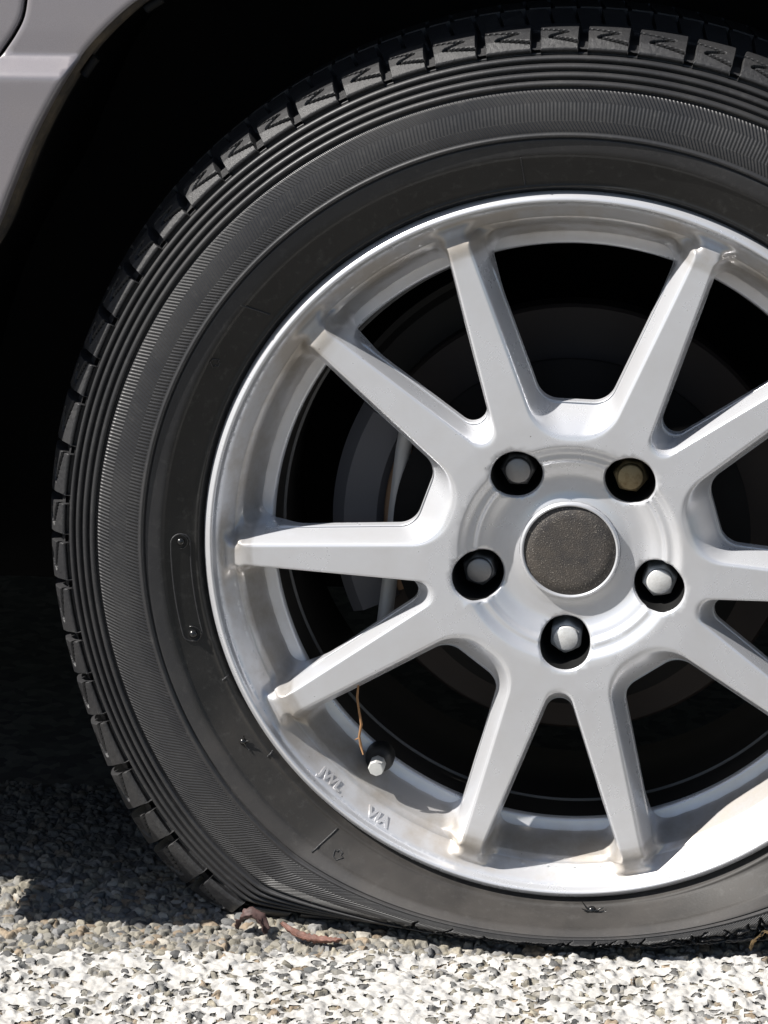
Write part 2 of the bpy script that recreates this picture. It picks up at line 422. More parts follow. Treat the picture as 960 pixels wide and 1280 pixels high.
def wide_loop(off, ain, Ro, rin, rout):
    f = lambda a: .41 * a - off
    # outer ends where the side line meets the circle
    a = Ro * .95
    for _ in range(30): a = math.sqrt(max(Ro ** 2 - f(a) ** 2, 1e-9))
    q = math.atan2(f(a), a); V = [(ain, -f(ain), rin), (ain, f(ain), rin), (a, f(a), rout)]
    for k in range(1, 8): V.append((Ro * math.cos(q - 2 * q * k / 8), Ro * math.sin(q - 2 * q * k / 8), 0))
    V.append((a, -f(a), rout))
    return fillet_loop(V, [8, 34, 4] + [3] * 6 + [4, 34])
def narrow_loop(a0, Ro, rin, rout):
    f = lambda a: .35 * (a - a0)
    a = Ro * .95
    for _ in range(30): a = math.sqrt(max(Ro ** 2 - f(a) ** 2, 1e-9))
    q = math.atan2(f(a), a); V = [(a0, 0, rin), (a, f(a), rout)]
    for k in range(1, 6): V.append((Ro * math.cos(q - 2 * q * k / 6), Ro * math.sin(q - 2 * q * k / 6), 0))
    V.append((a, -f(a), rout))
    return fillet_loop(V, [36, 4] + [3] * 4 + [4, 36])
def lerp(a, b, f): return a + (b - a) * f
WA = dict(off=.0099, ain=.0736, Ro=.2035, rin=.026, rout=.008); WB = dict(off=.0174, ain=.0915, Ro=.1995, rin=.014, rout=.008); WC = dict(off=.0182, ain=.0922, Ro=.1905, rin=.014, rout=.009)
NA = dict(a0=.0662, Ro=.2035, rin=.0088, rout=.007); NB = dict(a0=.0770, Ro=.1995, rin=.0085, rout=.007); NC = dict(a0=.0782, Ro=.1905, rin=.0085, rout=.008)
def between(fn, p, q, f): return fn(**{k: lerp(p[k], q[k], f) for k in p})

def y_slope(r): return np.interp(r, [.195, .2035, .2120, .2132, .2140], [.022, .0160, .0040, .0028, .0016])
def H(x, z):
    r = np.hypot(x, z); a = np.degrees(np.arctan2(z, x)); rel = np.abs((a - A0 + 36) % 72 - 36)
    y = -.0020 + .0040 * np.clip((r - .085) / .12, 0, 1) + .0035 * sstep(.194, .2085, r)         # face of hub and spokes
    r_ = r; r = np.hypot(x - HC[0], z - HC[1])
    y = y + .0042 * (1 - sstep(.0605, .0680, r)) + .0038 * (1 - sstep(.0550, .0585, r)) + .0050 * (1 - sstep(.044, .056, r))   # sunk hub centre in two steps
    y = y - .0015 * (1 - sstep(.031, .036, r))
    r = r_; ys = y_slope(r)
    hw = 2.7 + .5 * sstep(.2025, .209, r)
    m = (1 - sstep(hw - 1.35, hw + 1.5, np.abs(rel - 14.35))) * (1 - sstep(.2068, .2114, r))
    f = sstep(.1985, .2025, r)
    return y * (1 - f) + (ys * (1 - m) + np.minimum(ys, y) * m) * f

def build_wheel():
    loops = []                                        # (kind, centre angle, fn, p levels)
    def rot(P, ang): c, s_ = math.cos(R(ang)), math.sin(R(ang)); return np.stack([P[:, 0] * c - P[:, 1] * s_, P[:, 0] * s_ + P[:, 1] * c], -1)
    wins = []; EX = {wide_loop: -.22, narrow_loop: -.34}
    for k in range(5):
        wins.append((wide_loop, WA, WB, WC, A0 + 36 + 72 * k)); wins.append((narrow_loop, NA, NB, NC, A0 + 72 * k))
    V2 = []; E2 = []; winA = []
    def add_loop(P):
        n0 = len(V2); V2.extend(P.tolist()); n = len(P); E2.extend([(n0 + i, n0 + (i + 1) % n) for i in range(n)]); return list(range(n0, n0 + n))
    for fn, a, b, c, ang in wins: winA.append(add_loop(rot(between(fn, a, b, EX[fn]), ang)))
    lugc = [(HC[0] + .0574 * math.cos(R(A0 + 72 * k)), HC[1] + .0574 * math.sin(R(A0 + 72 * k))) for k in range(5)]
    circ = lambda r, n, c=(0, 0): np.stack([c[0] + r * np.cos(np.arange(n) * 2 * PI / n), c[1] + r * np.sin(np.arange(n) * 2 * PI / n)], -1)
    lugL = [add_loop(circ(.0164, 72, c)) for c in lugc]
    capL = add_loop(circ(.0305, 72, HC)); endL = add_loop(circ(RE, 360))
    # interior points
    pts = []
    for fn, a, b, c, ang in wins:
        for e in (EX[fn] * 1.9,):                                  # support loops just outside the crease
            pts.append(rot(between(fn, a, b, e), ang))
    for r in list(np.arange(.0325, .0525, .0028)) + list(np.arange(.0535, .0685, .0011)) + list(np.arange(.071, .2005, .003)) + list(np.arange(.2015, .2127, .0011)):
        n = int(2 * PI * r / (.0016 if r > .201 else (.0022 if r < .07 else .003)))
        pts.append(circ(r, n, HC if r < .0700 else (0, 0)))
    pts = np.concatenate(pts)
    LP = np.array(V2); keep = np.ones(len(pts), bool)
    for i in range(0, len(pts), 1500):
        d = ((pts[i:i + 1500, None] - LP[None]) ** 2).sum(2).min(1); keep[i:i + 1500] = d > .0008 ** 2
    pts = pts[keep]
    rr = np.hypot(*pts.T); pts = pts[(rr < RE - .0006) & (np.hypot(pts[:, 0] - HC[0], pts[:, 1] - HC[1]) > .0311)]
    # drop near-duplicates on a hash grid
    _, idx = np.unique(np.round(pts / .0009).astype(int), axis=0, return_index=True); pts = pts[np.sort(idx)]
    def inpoly(q, poly):
        x, y = q.T; res = np.zeros(len(q), bool); px, py = poly.T; j = len(poly) - 1
        for i in range(len(poly)):
            c = ((py[i] > y) != (py[j] > y)) & (x < (px[j] - px[i]) * (y - py[i]) / (py[j] - py[i] + 1e-15) + px[i]); res ^= c; j = i
        return res
    polyW = between(wide_loop, WA, WB, EX[wide_loop]); polyN = between(narrow_loop, NA, NB, EX[narrow_loop])
    def outside(q):
        r = np.hypot(*q.T); a = np.degrees(np.arctan2(q[:, 1], q[:, 0]))
        relN = (a - A0 + 36) % 72 - 36; relW = (a - A0) % 72 - 36
        qn = np.stack([r * np.cos(np.radians(relN)), r * np.sin(np.radians(relN))], -1); qw = np.stack([r * np.cos(np.radians(relW)), r * np.sin(np.radians(relW))], -1)
        ok = ~inpoly(qn, polyN) & ~inpoly(qw, polyW) & (np.hypot(q[:, 0] - HC[0], q[:, 1] - HC[1]) > .0304)
        for c in lugc: ok &= np.hypot(q[:, 0] - c[0], q[:, 1] - c[1]) > .0163
        return ok
    pts = pts[outside(pts)]
    vin = [Vector(v) for v in V2] + [Vector(p) for p in pts.tolist()]
    ov, oe, of, *_ = delaunay_2d_cdt(vin, E2, [], 0, 1e-7)
    assert len(ov) == len(vin), (len(ov), len(vin))
    q = np.array([tuple(v) for v in ov]); of = np.array(of)
    cen = q[of].mean(1); ok = outside(cen) & (np.hypot(*cen.T) < RE)
    of = of[ok]
    # orient towards the camera (-y): counter-clockwise in (x, z)
    e1 = q[of[:, 1]] - q[of[:, 0]]; e2 = q[of[:, 2]] - q[of[:, 0]]; fl = e1[:, 0] * e2[:, 1] - e1[:, 1] * e2[:, 0] < 0
    of[fl] = of[fl][:, ::-1]
    V = np.stack([q[:, 0], H(q[:, 0], q[:, 1]), q[:, 1]], -1).tolist(); F = [tuple(f) for f in of.tolist()]; MI = [0] * len(F)
    def strip(l0, l1, mi=0, rev=False):
        n = len(l0)
        for i in range(n):
            f = (l0[i], l0[(i + 1) % n], l1[(i + 1) % n], l1[i]); F.append(f[::-1] if rev else f); MI.append(mi)
    for (fn, a, b, c, ang), l0 in zip(wins, winA):
        prev = l0
        for f in (.66, .33, .12, 0.):
            P = rot(between(fn, a, b, EX[fn] * f), ang); yA = H(P[:, 0], P[:, 1]); n0 = len(V)
            V += np.stack([P[:, 0], yA + {0.: .00045, .12: .00026, .33: .0001}.get(f, 0) * (1 - sstep(.190, .200, np.hypot(*P.T))), P[:, 1]], -1).tolist(); cur = list(range(n0, n0 + len(P))); strip(prev, cur, 0, True); prev = cur
        levels = [(0, .07, .030), (0, .16, .09), (0, .30, .22), (0, .48, .42), (0, .68, .67), (0, .84, .89), (0, .94, 1.04), (0, 1., 1.16), (1, .10, .12), (1, .5, .5), (1, 1., 1.)]
        for st, f, g in levels:
            P = rot(between(fn, a, b, f) if st == 0 else between(fn, b, c, f), ang)
            rP = np.hypot(*P.T)
            drop = lerp(.0075 if fn is wide_loop else .0055, .0040, sstep(.184, .2005, rP))
            yB = yA + drop + np.maximum(.0165 - yA - drop, 0) * .85
            yS = sum(np.roll(yB, k_) for k_ in range(-5, 6)) / 11
            yk = yB + (yS - yB) * min(1, g * 1.5); y = yA + (yB - yA) * g if st == 0 else None
            if st == 0 and g > .15: y = y + (yS - yB) * min(1, g)
            if st == 1: y = yk * (1 - g) + lerp(.0235, .040, sstep(.160, .187, rP)) * g
            n0 = len(V); V += np.stack([P[:, 0], y, P[:, 1]], -1).tolist(); cur = list(range(n0, n0 + len(P))); strip(prev, cur, 0, True); prev = cur
    for c, l0 in zip(lugc, lugL):
        prev = l0; y0 = np.array([V[i][1] for i in l0])
        for r, dy, mi in ((.0161, .0003, 0), (.0156, .0010, 0), (.0152, .0018, 0), (.0151, .0026, 1), (.0147, None, 1), (.0001, None, 1)):
            P = circ(r, 72, c); y = y0 + dy if dy is not None else np.full(72, .037)
            n0 = len(V); V += np.stack([P[:, 0], y, P[:, 1]], -1).tolist(); cur = list(range(n0, n0 + 72)); strip(prev, cur, mi); prev = cur
    prev = endL
    for r, y in ((.2137, .0012), (.2142, -.0004), (.2147, -.0016), (.2154, -.0023), (.2163, -.0022), (.2174, -.0014), (.2186, -.0002), (.2196, .0014), (.2203, .0036), (.2206, .0060), (.2200, .0085), (.2180, .0100)):
        P = circ(r, 360); n0 = len(V); V += np.stack([P[:, 0], np.full(360, y), P[:, 1]], -1).tolist(); cur = list(range(n0, n0 + 360)); strip(prev, cur, 0, True); prev = cur
    V = np.array(V)
    me = bpy.data.meshes.new('tmp'); me.from_pydata(V.tolist(), [], F); me.update()
    nrm = np.empty(len(V) * 3); me.vertices.foreach_get('normal', nrm); nrm = nrm.reshape(-1, 3); bpy.data.meshes.remove(me)
    # split the casting: rim, hub, ten spokes
    cen = np.array([V[list(f)].mean(0) for f in F]); r = np.hypot(cen[:, 0], cen[:, 2]); a = np.degrees(np.arctan2(cen[:, 2], cen[:, 0]))
    sp = np.floor(((a - A0) % 360) / 36).astype(int)
    grp = np.where(r > .1995, -1, np.where(r < .104, -2, sp))
    grp = np.where((cen[:, 1] > .0205) & (r > .1880), -1, grp)
    MI = np.array(MI); out = {}
    for g in sorted(set(grp.tolist())):
        ids = np.nonzero(grp == g)[0]; used = sorted({i for k in ids for i in F[k]}); mp = {v: i for i, v in enumerate(used)}
        name = {-1: 'wheel_rim', -2: 'hub'}.get(g, 'spoke')
        o = mesh_obj(name, V[used], [[mp[i] for i in F[k]] for k in ids], [ALLOY, HOLE])
        o.data.polygons.foreach_set('material_index', MI[ids].tolist())
        o.data.normals_split_custom_set_from_vertices(nrm[used].tolist())
        out[g] = o
    rim = out[-1]; rim.parent = CAR
    for g, o in out.items():
        if g != -1: o.parent = rim
    return rim, lugc
RIM, LUGC = build_wheel()

# barrel with the stepped ring seen through the windows
mb = MB()
mb.lathe([(.2, .0385), (.1915, .0385), (.1905, .0395), (.1850, .0400), (.1838, .0405), (.1830, .0415), (.1826, .0435)], 300)
sharp(mb.build('rim_step', ALLOY, RIM), 60)
mb = MB()
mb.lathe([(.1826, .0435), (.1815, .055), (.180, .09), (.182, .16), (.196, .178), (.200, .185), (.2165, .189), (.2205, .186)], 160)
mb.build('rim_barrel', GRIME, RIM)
mb = MB(); mb.lathe([(.1808, .0646), (.1792, .0647), (.1789, .0650), (.1792, .0653), (.1808, .0655)], 240); mb.build('barrel_ridge', mat('barrel_metal', (.10, .10, .10), .5, .3), RIM)
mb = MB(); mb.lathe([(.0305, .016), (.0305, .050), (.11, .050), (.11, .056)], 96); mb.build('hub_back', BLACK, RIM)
# centre cap
STEEL = mat('bright_steel', (.66, .66, .66), .28, .9)
def make_capdirt():
    m = mat('dirty_cap_face', (.07, .06, .055), .6, 0., .4); t = NT(m); c = t.obj()
    n1 = t.noise(c, 60, 5, .7); n2 = t.noise(c, 1300, 2, .6)
    col = t.mix(t.maprange(n1, .35, .75), (.050, .046, .044), (.095, .080, .066))
    col = t.mix(t.maprange(n2, .62, .72), col, (.40, .36, .30)); t.link(col, t.b.inputs['Base Color'])
    t.bump(n2, .8, .0006); return m
mb = MB()
mb.lathe([(.0306, .0150), (.0302, .0080), (.0296, .0066), (.0288, .0062), (.0281, .0066), (.0276, .0078)], 96, HC)
cap = mb.build('centre_cap', ALLOY, RIM)
mb = MB(); mb.lathe([(.0277, .0084), (.0272, .0074), (.020, .0071), (.010, .0070), (.00001, .0070)], 72, HC); mb.build('cap_face', make_capdirt(), RIM)
# wheel nuts
def make_nut(name, col, rough, metal, rust):
    m = mat(name, col, rough, metal); t = NT(m); c = t.obj()
    t.link(t.mix(t.math('MULTIPLY', t.maprange(t.noise(c, 190, 5, .7), .45, .7), rust), col, (.16, .10, .04)), t.b.inputs['Base Color']); t.bump(t.noise(c, 700, 3), .3, .0003); return m
NUT_M = [make_nut('nut_shaded', (.33, .33, .34), .45, .8, .15), make_nut('nut_sunlit', (.78, .78, .77), .35, .3, .2), make_nut('nut_brown', (.30, .24, .14), .5, .55, .75)]  # one steel in painted shaded and sunlit tones; the brown nut is rusted
for k, (cx, cz) in enumerate(LUGC):
    mb = MB(); n = 36; L = []
    def hexr(q, r): return r / math.cos(((q + .3 * k) % (PI / 3)) - PI / 6) * .94
    prf = [(.0100, .037, 1), (.0100, .0178, 1), (.0093, .0158, .5), (.0082, .0151, 0), (.0080, .0139, 0), (.0076, .0131, 0), (.0070, .0128, 0), (.00001, .0126, 0)]
    V = [];
    for i in range(n):
        q = 2 * PI * i / n
        for r, y, hx in prf: rr = r * (1 - hx) + hexr(q, r) * hx; V.append((cx + rr * math.cos(q), y, cz + rr * math.sin(q)))
    P = len(prf); mb.add(V, [(i * P + j, ((i + 1) % n) * P + j, ((i + 1) % n) * P + j + 1, i * P + j + 1) for i in range(n) for j in range(P - 1)])
    o = mb.build('lug_nut', NUT_M[{0: 0, 1: 0, 2: 1, 3: 1, 4: 2}[k]], RIM); sharp(o, 40)
    o['label'] = {0: 'steel wheel nut with painted shade', 1: 'steel wheel nut with painted shade', 2: 'steel wheel nut with painted sunlight', 3: 'steel wheel nut with painted sunlight', 4: 'rusty brown wheel nut'}[k]
# valve
VB = mat('valve_rubber', (.012, .012, .012), .5); VC = mat('valve_cap_grey', (.62, .62, .60), .5, .3)
vx, vz = -.1165, -.1455
mb = MB(); mb.lathe([(.0092, .041), (.0092, .034), (.0084, .031), (.0064, .029), (.0050, .028), (.0040, .020), (.00001, .020)], 28, (vx, vz)); mb.build('valve_stem', VB, RIM)
mb = MB(); n = 6
mb.lathe([(.0048, .026), (.0052, .025), (.0052, .0160), (.0046, .0148), (.00001, .0146)], 8, (vx, vz)); sharp(mb.build('valve_cap', VC, RIM, ), 30)
# cast letters on the rim
def letters(text, th, r, size, tilt):
    cu = bpy.data.curves.new('t', 'FONT'); cu.body = text; cu.size = size; cu.extrude = .0004; cu.offset = .00025; cu.bevel_depth = .0002; cu.bevel_resolution = 1; cu.align_x = 'CENTER'; cu.align_y = 'CENTER'
    tmp = bpy.data.objects.new('t', cu); COL.objects.link(tmp); bpy.context.view_layer.update()
    me = bpy.data.meshes.new_from_object(tmp.evaluated_get(bpy.context.evaluated_depsgraph_get())); bpy.data.objects.remove(tmp)
    # text plane: x along the tangent, y towards the hub, lying on the slope
    q = R(th); er = Vector((math.cos(q), 0, math.sin(q))); et = Vector((-math.sin(q), 0, math.cos(q)))
    nrm = (Vector((0, -1, 0)) * .62 + er * (-.78)).normalized(); yv = (-er * .62 + Vector((0, 1, 0)) * .78).normalized(); xv = yv.cross(nrm).normalized()
    c = er * r + Vector((0, float(y_slope(r)) - .0004, 0))
    Mx = Matrix((xv, yv, nrm)).transposed()
    Mx = Mx @ Matrix.Rotation(R(tilt), 3, 'Z')
    for v in me.vertices: v.co = c + Mx @ v.co
    me.materials.append(ALLOY); o = bpy.data.objects.new('cast_lettering', me); COL.objects.link(o); o.parent = RIM; return o
letters('JWL', 226.4, .2088, .0095, 0); letters('VIA', 236.8, .2090, .0105, 0)

# ------------------------------------------------------------------ brake behind the wheel
def make_disc():
    m = mat('brake_disc_metal', (.06, .045, .036), .6, .3); t = NT(m); c = t.obj()
    t.link(t.mix(t.noise(c, 30, 5), (.012, .009, .008), (.026, .018, .015)), t.b.inputs['Base Color']); return m
mb = MB(); mb.lathe([(.05, .066), (.082, .066), (.086, .070), (.086, .080), (.089, .082), (.136, .082), (.138, .084), (.138, .104), (.09, .106)], 120)
sharp(mb.build('brake_disc', make_disc(), CAR), 40)
CALM = mat('caliper_cast_iron', (.085, .085, .095), .6, .2); RUSTY = mat('brake_pad_rust', (.32, .20, .12), .8); BARM = mat('caliper_clip_steel', (.34, .34, .34), .5, .2)
def arc_solid(name, r0, r1, d0, d1, y0, y1, m, parent, n=24):
    mb = MB(); V = []
    for k in range(n + 1):
        q = R(d0 + (d1 - d0) * k / n); b = .004 if 0 < k < n else .0
        for r, y in ((r0, y1), (r0, y0 + .004), (r0 + .004, y0), (r1 - .008, y0), (r1, y0 + .008), (r1, y1)): V.append((r * math.cos(q), y, r * math.sin(q)))
    F = [(k * 6 + i, (k + 1) * 6 + i, (k + 1) * 6 + (i + 1) % 6, k * 6 + (i + 1) % 6) for k in range(n) for i in range(6)] + [tuple(range(6)), tuple(n * 6 + 5 - i for i in range(6))]
    mb.add(V, F); return sharp(mb.build(name, m, parent), 40)
CAL = arc_solid('brake_caliper', .118, .1505, 150, 204, .064, .112, CALM, CAR)
arc_solid('brake_pad', .090, .128, 157, 203, .070, .080, RUSTY, CAL)
mb = MB(); mb.tube([(-.100, .058, .075), (-.1045, .057, .048), (-.1085, .056, .012), (-.1120, .056, -.03), (-.1165, .057, -.066)], .0052, 8); o = mb.build('caliper_spring', BARM, CAL)
mb = MB(); mb.tube([(-.088, .0695, .0275), (-.088, .064, .0275)], .0026, 12); mb.build('pad_pin', BLACK, CAL)
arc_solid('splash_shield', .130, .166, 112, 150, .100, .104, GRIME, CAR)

# ------------------------------------------------------------------ bodywork
def make_body():
    m = mat('silver_grey_paint', (.38, .365, .38), .35, .2, .5, .5); t = NT(m); c = t.obj()
    fl = t.noise(c, 3500, 2, .6)
    col = t.mix(t.maprange(fl, .3, .7), (.225, .210, .224), (.285, .268, .284))
    sp = t.maprange(t.noise(c, 170, 2, .6), .755, .77)
    col = t.mix(t.math('MULTIPLY', sp, .8), col, (.05, .04, .035))
    d = t.maprange(t.noise(c, 16, 6, .65), .45, .75)
    col = t.mix(t.math('MULTIPLY', d, .25), col, (.27, .23, .2))
    t.link(col, t.b.inputs['Base Color']); t.link(t.maprange(d, 0, 1, .3, .5), t.b.inputs['Roughness']); return m
BODY = make_body()
FLANGE = mat('arch_flange_dirt', (.05, .040, .028), .85)
_t = NT(FLANGE); _c = _t.obj(); _t.link(_t.mix(_t.maprange(_t.noise(_c, 60, 6, .7), .4, .7), (.025, .022, .02), (.11, .085, .055)), _t.b.inputs['Base Color'])
BY = -.0220
def body_y(x, z):
    y = np.interp(z, [-.3, -.05, .10, .20, .270, .2830, .2850, .2870, .2900, .2930, .2950, .2960, .2972, .31, .40, .62], np.array([.02, .004, -.001, -.002, -.0022, -.0024, -.0019, -.0004, .0027, .0060, .0080, .0086, .0088, .0086, .0105, .034]))
    x = np.asarray(x); z = np.asarray(z)
    return y + BY
arch = spline([(-.408, -.06), (-.406, 0), (-.397, .055), (-.3810, .105), (-.3600, .150), (-.3343, .1888), (-.3213, .2173), (-.3084, .2456), (-.2925, .2736), (-.2765, .2962), (-.2552, .3170), (-.2345, .3310), (-.195, .353), (-.14, .376), (-.07, .392), (0, .398), (.08, .392), (.16, .372), (.235, .336), (.30, .285), (.345, .225), (.375, .15), (.39, .07), (.395, 0), (.398, -.06)], 10) * 1.018
gap = spline([(-.312, .62), (-.3133, .45), (-.3140, .37), (-.3150, .338), (-.3160, .3265), (-.3182, .3170), (-.3228, .3085), (-.3300, .2985), (-.347, .276), (-.368, .24), (-.388, .19), (-.403, .12), (-.412, .02), (-.415, -.06)], 10)
def offset2(P, d):
    T = np.gradient(P, axis=0); T /= np.linalg.norm(T, axis=1)[:, None]; return P + d * np.stack([T[:, 1], -T[:, 0]], -1)
def panel(name, loop, edge_strips, m):
    """flat loop in (x, z) filled with the body surface, edge_strips: list of (index list, [(offset, dy)])"""
    loop = np.array(loop); n = len(loop)
    x0, z0 = loop.min(0); x1, z1 = loop.max(0)
    zs = np.unique(np.concatenate([np.arange(z0, .15, .02), np.arange(.155, .282, .009), np.arange(.2835, .300, .0011), np.arange(.302, z1, .02)]))
    P = [np.stack([np.arange(x0 + .004, x1, .004 if .28 < z < .301 else .02), np.full(len(np.arange(x0 + .004, x1, .004 if .28 < z < .301 else .02)), z)], -1) for z in zs if z0 < z < z1]
    P = np.concatenate(P + [b_ - d_ * k_ for b_, d_, _ in edge_strips for k_ in (.0025, .006, .011, .017)])
    P = P[(P[:, 1] < .2825) | (P[:, 1] > .2995) | np.isin(np.round(P[:, 1], 7), np.round(zs, 7))]
    def inside(q):
        x, y = q.T; res = np.zeros(len(q), bool); px, py = loop.T; j = n - 1
        for i in range(n):
            c = ((py[i] > y) != (py[j] > y)) & (x < (px[j] - px[i]) * (y - py[i]) / (py[j] - py[i] + 1e-15) + px[i]); res ^= c; j = i
        return res
    P = P[inside(P)]; d = np.array([((loop - p) ** 2).sum(1).min() for p in P]); P = P[d > .0012 ** 2]
    vin = [Vector(v) for v in loop.tolist() + P.tolist()]
    ov, oe, of, *_ = delaunay_2d_cdt(vin, [(i, (i + 1) % n) for i in range(n)], [], 0, 1e-7)
    q = np.array([tuple(v) for v in ov]); of = np.array(of); of = of[inside(q[of].mean(1))]
    e1 = q[of[:, 1]] - q[of[:, 0]]; e2 = q[of[:, 2]] - q[of[:, 0]]; fl = e1[:, 0] * e2[:, 1] - e1[:, 1] * e2[:, 0] < 0; of[fl] = of[fl][:, ::-1]
    mb = MB(); mb.add(np.stack([q[:, 0], body_y(q[:, 0], q[:, 1]), q[:, 1]], -1).tolist(), of.tolist())
    for base, dirs, prof_ in edge_strips:
        rows = [np.stack([base[:, 0] + dirs[:, 0] * o_, body_y(base[:, 0], base[:, 1]) + dy, base[:, 1] + dirs[:, 1] * o_], -1) for o_, dy in prof_]
        nn = len(base); V = np.concatenate(rows).tolist()
        mb.add(V, [(r_ * nn + i, r_ * nn + i + 1, (r_ + 1) * nn + i + 1, (r_ + 1) * nn + i) for r_ in range(len(rows) - 1) for i in range(nn - 1)])
    o = mb.build(name, m, CAR)
    import bmesh
    b = bmesh.new(); b.from_mesh(o.data); bmesh.ops.remove_doubles(b, verts=b.verts, dist=1e-5); bmesh.ops.recalc_face_normals(b, faces=b.faces); b.to_mesh(o.data); b.free()
    o.data.polygons.foreach_set('use_smooth', [True] * len(o.data.polygons)); sharp(o, 50)
    return o
def norm_dirs(P, s_):
    T = np.gradient(P, axis=0); T /= np.linalg.norm(T, axis=1)[:, None]; return s_ * np.stack([T[:, 1], -T[:, 0]], -1)
roundp = [(0, 0), (.0006, .0003), (.0011, .0010), (.0013, .0020), (.0013, .012)]
gR = offset2(gap, -.0022); gL = offset2(gap, .0022)       # right and left of the shut line
qp_loop = np.concatenate([arch, [[.75, -.06], [.75, .62]], gR])
qp = panel('quarter_panel', qp_loop, [(arch, norm_dirs(arch, 1), [(0, 0), (.0008, .0004), (.0016, .0014), (.0020, .0030), (.0020, .012)]), (gR, norm_dirs(gR, 1), roundp)], BODY)
door = panel('rear_door', np.concatenate([gL, [[-1.3, -.06], [-1.3, .62]]]), [(gL, norm_dirs(gL, -1), roundp)], BODY)
# dirty flange and clips inside the arch edge
mb = MB(); D = norm_dirs(arch, 1); base = arch; rows = []
for o_, y in ((.0016, -.0120), (.0028, -.0100), (.0044, -.0092), (.0050, -.0060), (.0050, .006)): rows.append(np.stack([base[:, 0] + D[:, 0] * o_, np.full(len(base), y), base[:, 1] + D[:, 1] * o_], -1))
nn = len(base); mb.add(np.concatenate(rows).tolist(), [(r_ * nn + i, r_ * nn + i + 1, (r_ + 1) * nn + i + 1, (r_ + 1) * nn + i) for r_ in range(4) for i in range(nn - 1)])
mb.build('arch_flange', FLANGE, CAR)
CLIP = mat('arch_clip_plastic', (.008, .008, .008), .7, 0, .2)
for i0, i1 in ((84, 90), (104, 110)):
    mb = MB(); P = [np.array((base[i, 0] + D[i, 0] * .008, -.004, base[i, 1] + D[i, 1] * .008)) for i in range(i0, i1)]; mb.tube(P, .0028, 6); mb.build('arch_clip', CLIP, CAR)
mb = MB(); mb.box((-.3, .012, .28), (.6, .004, .9)); 
# black inside of the shut line
mb = MB(); rows = [np.stack([gap[:, 0] + o_, np.full(len(gap), BY + .013), gap[:, 1]], -1) for o_ in (-.02, .02)]; nn = len(gap)
mb.add(np.concatenate(rows).tolist(), [(i, i + 1, nn + i + 1, nn + i) for i in range(nn - 1)]); mb.build('door_seal', BLACK, CAR)
# wheel-house liner and the hidden mass of the car behind
mb = MB(); rows = [np.stack([base[:, 0] + D[:, 0] * o_, np.full(len(base), y), base[:, 1] + D[:, 1] * o_], -1) for o_, y in ((.0050, .006), (.004, .02), (-.004, .05), (-.01, .28))]
mb.add(np.concatenate(rows).tolist(), [(r_ * nn + i, r_ * nn + i + 1, (r_ + 1) * nn + i + 1, (r_ + 1) * nn + i) for r_ in range(3) for i in range(nn - 1)] if False else [(r_ * len(base) + i, r_ * len(base) + i + 1, (r_ + 1) * len(base) + i + 1, (r_ + 1) * len(base) + i) for r_ in range(3) for i in range(len(base) - 1)])
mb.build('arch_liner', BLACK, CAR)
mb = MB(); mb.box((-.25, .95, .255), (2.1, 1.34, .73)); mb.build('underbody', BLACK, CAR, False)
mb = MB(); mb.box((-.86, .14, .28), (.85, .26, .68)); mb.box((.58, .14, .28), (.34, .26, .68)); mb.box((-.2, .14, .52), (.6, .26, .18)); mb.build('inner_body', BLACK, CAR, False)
mb = MB(); mb.box((-.25, .79, .63), (2.1, 1.62, .02)); mb.build('body_top', BODY, CAR, False)
# sill under the door
mb = MB(); V = []
for x in (-1.3, -.42):
    for y, z in ((-.010, -.0605), (-.012, -.075), (-.004, -.10), (.03, -.112), (.2, -.112), (.2, -.0605)): V.append((x, y, z))
mb.add(V, [(i, i + 1, i + 7, i + 6) for i in range(5)] + [(5, 0, 6, 11), tuple(range(5, -1, -1)), tuple(range(6, 12))]); mb.build('sill', BODY, CAR, False)

# black block added out of view to cast the stepped shadow on the road
mb = MB(); V = []
for x in (-.441, -.374):
    for y, z in ((-.010, -.050), (-.074, -.042), (-.084, -.050), (-.078, -.075), (-.058, -.128), (.02, -.128)): V.append((x, y, z))
mb.add(V, [(i, (i + 1) % 6, (i + 1) % 6 + 6, i + 6) for i in range(6)] + [tuple(range(5, -1, -1)), tuple(range(6, 12))]); mb.build('shadow_caster', CLIP, CAR, False)

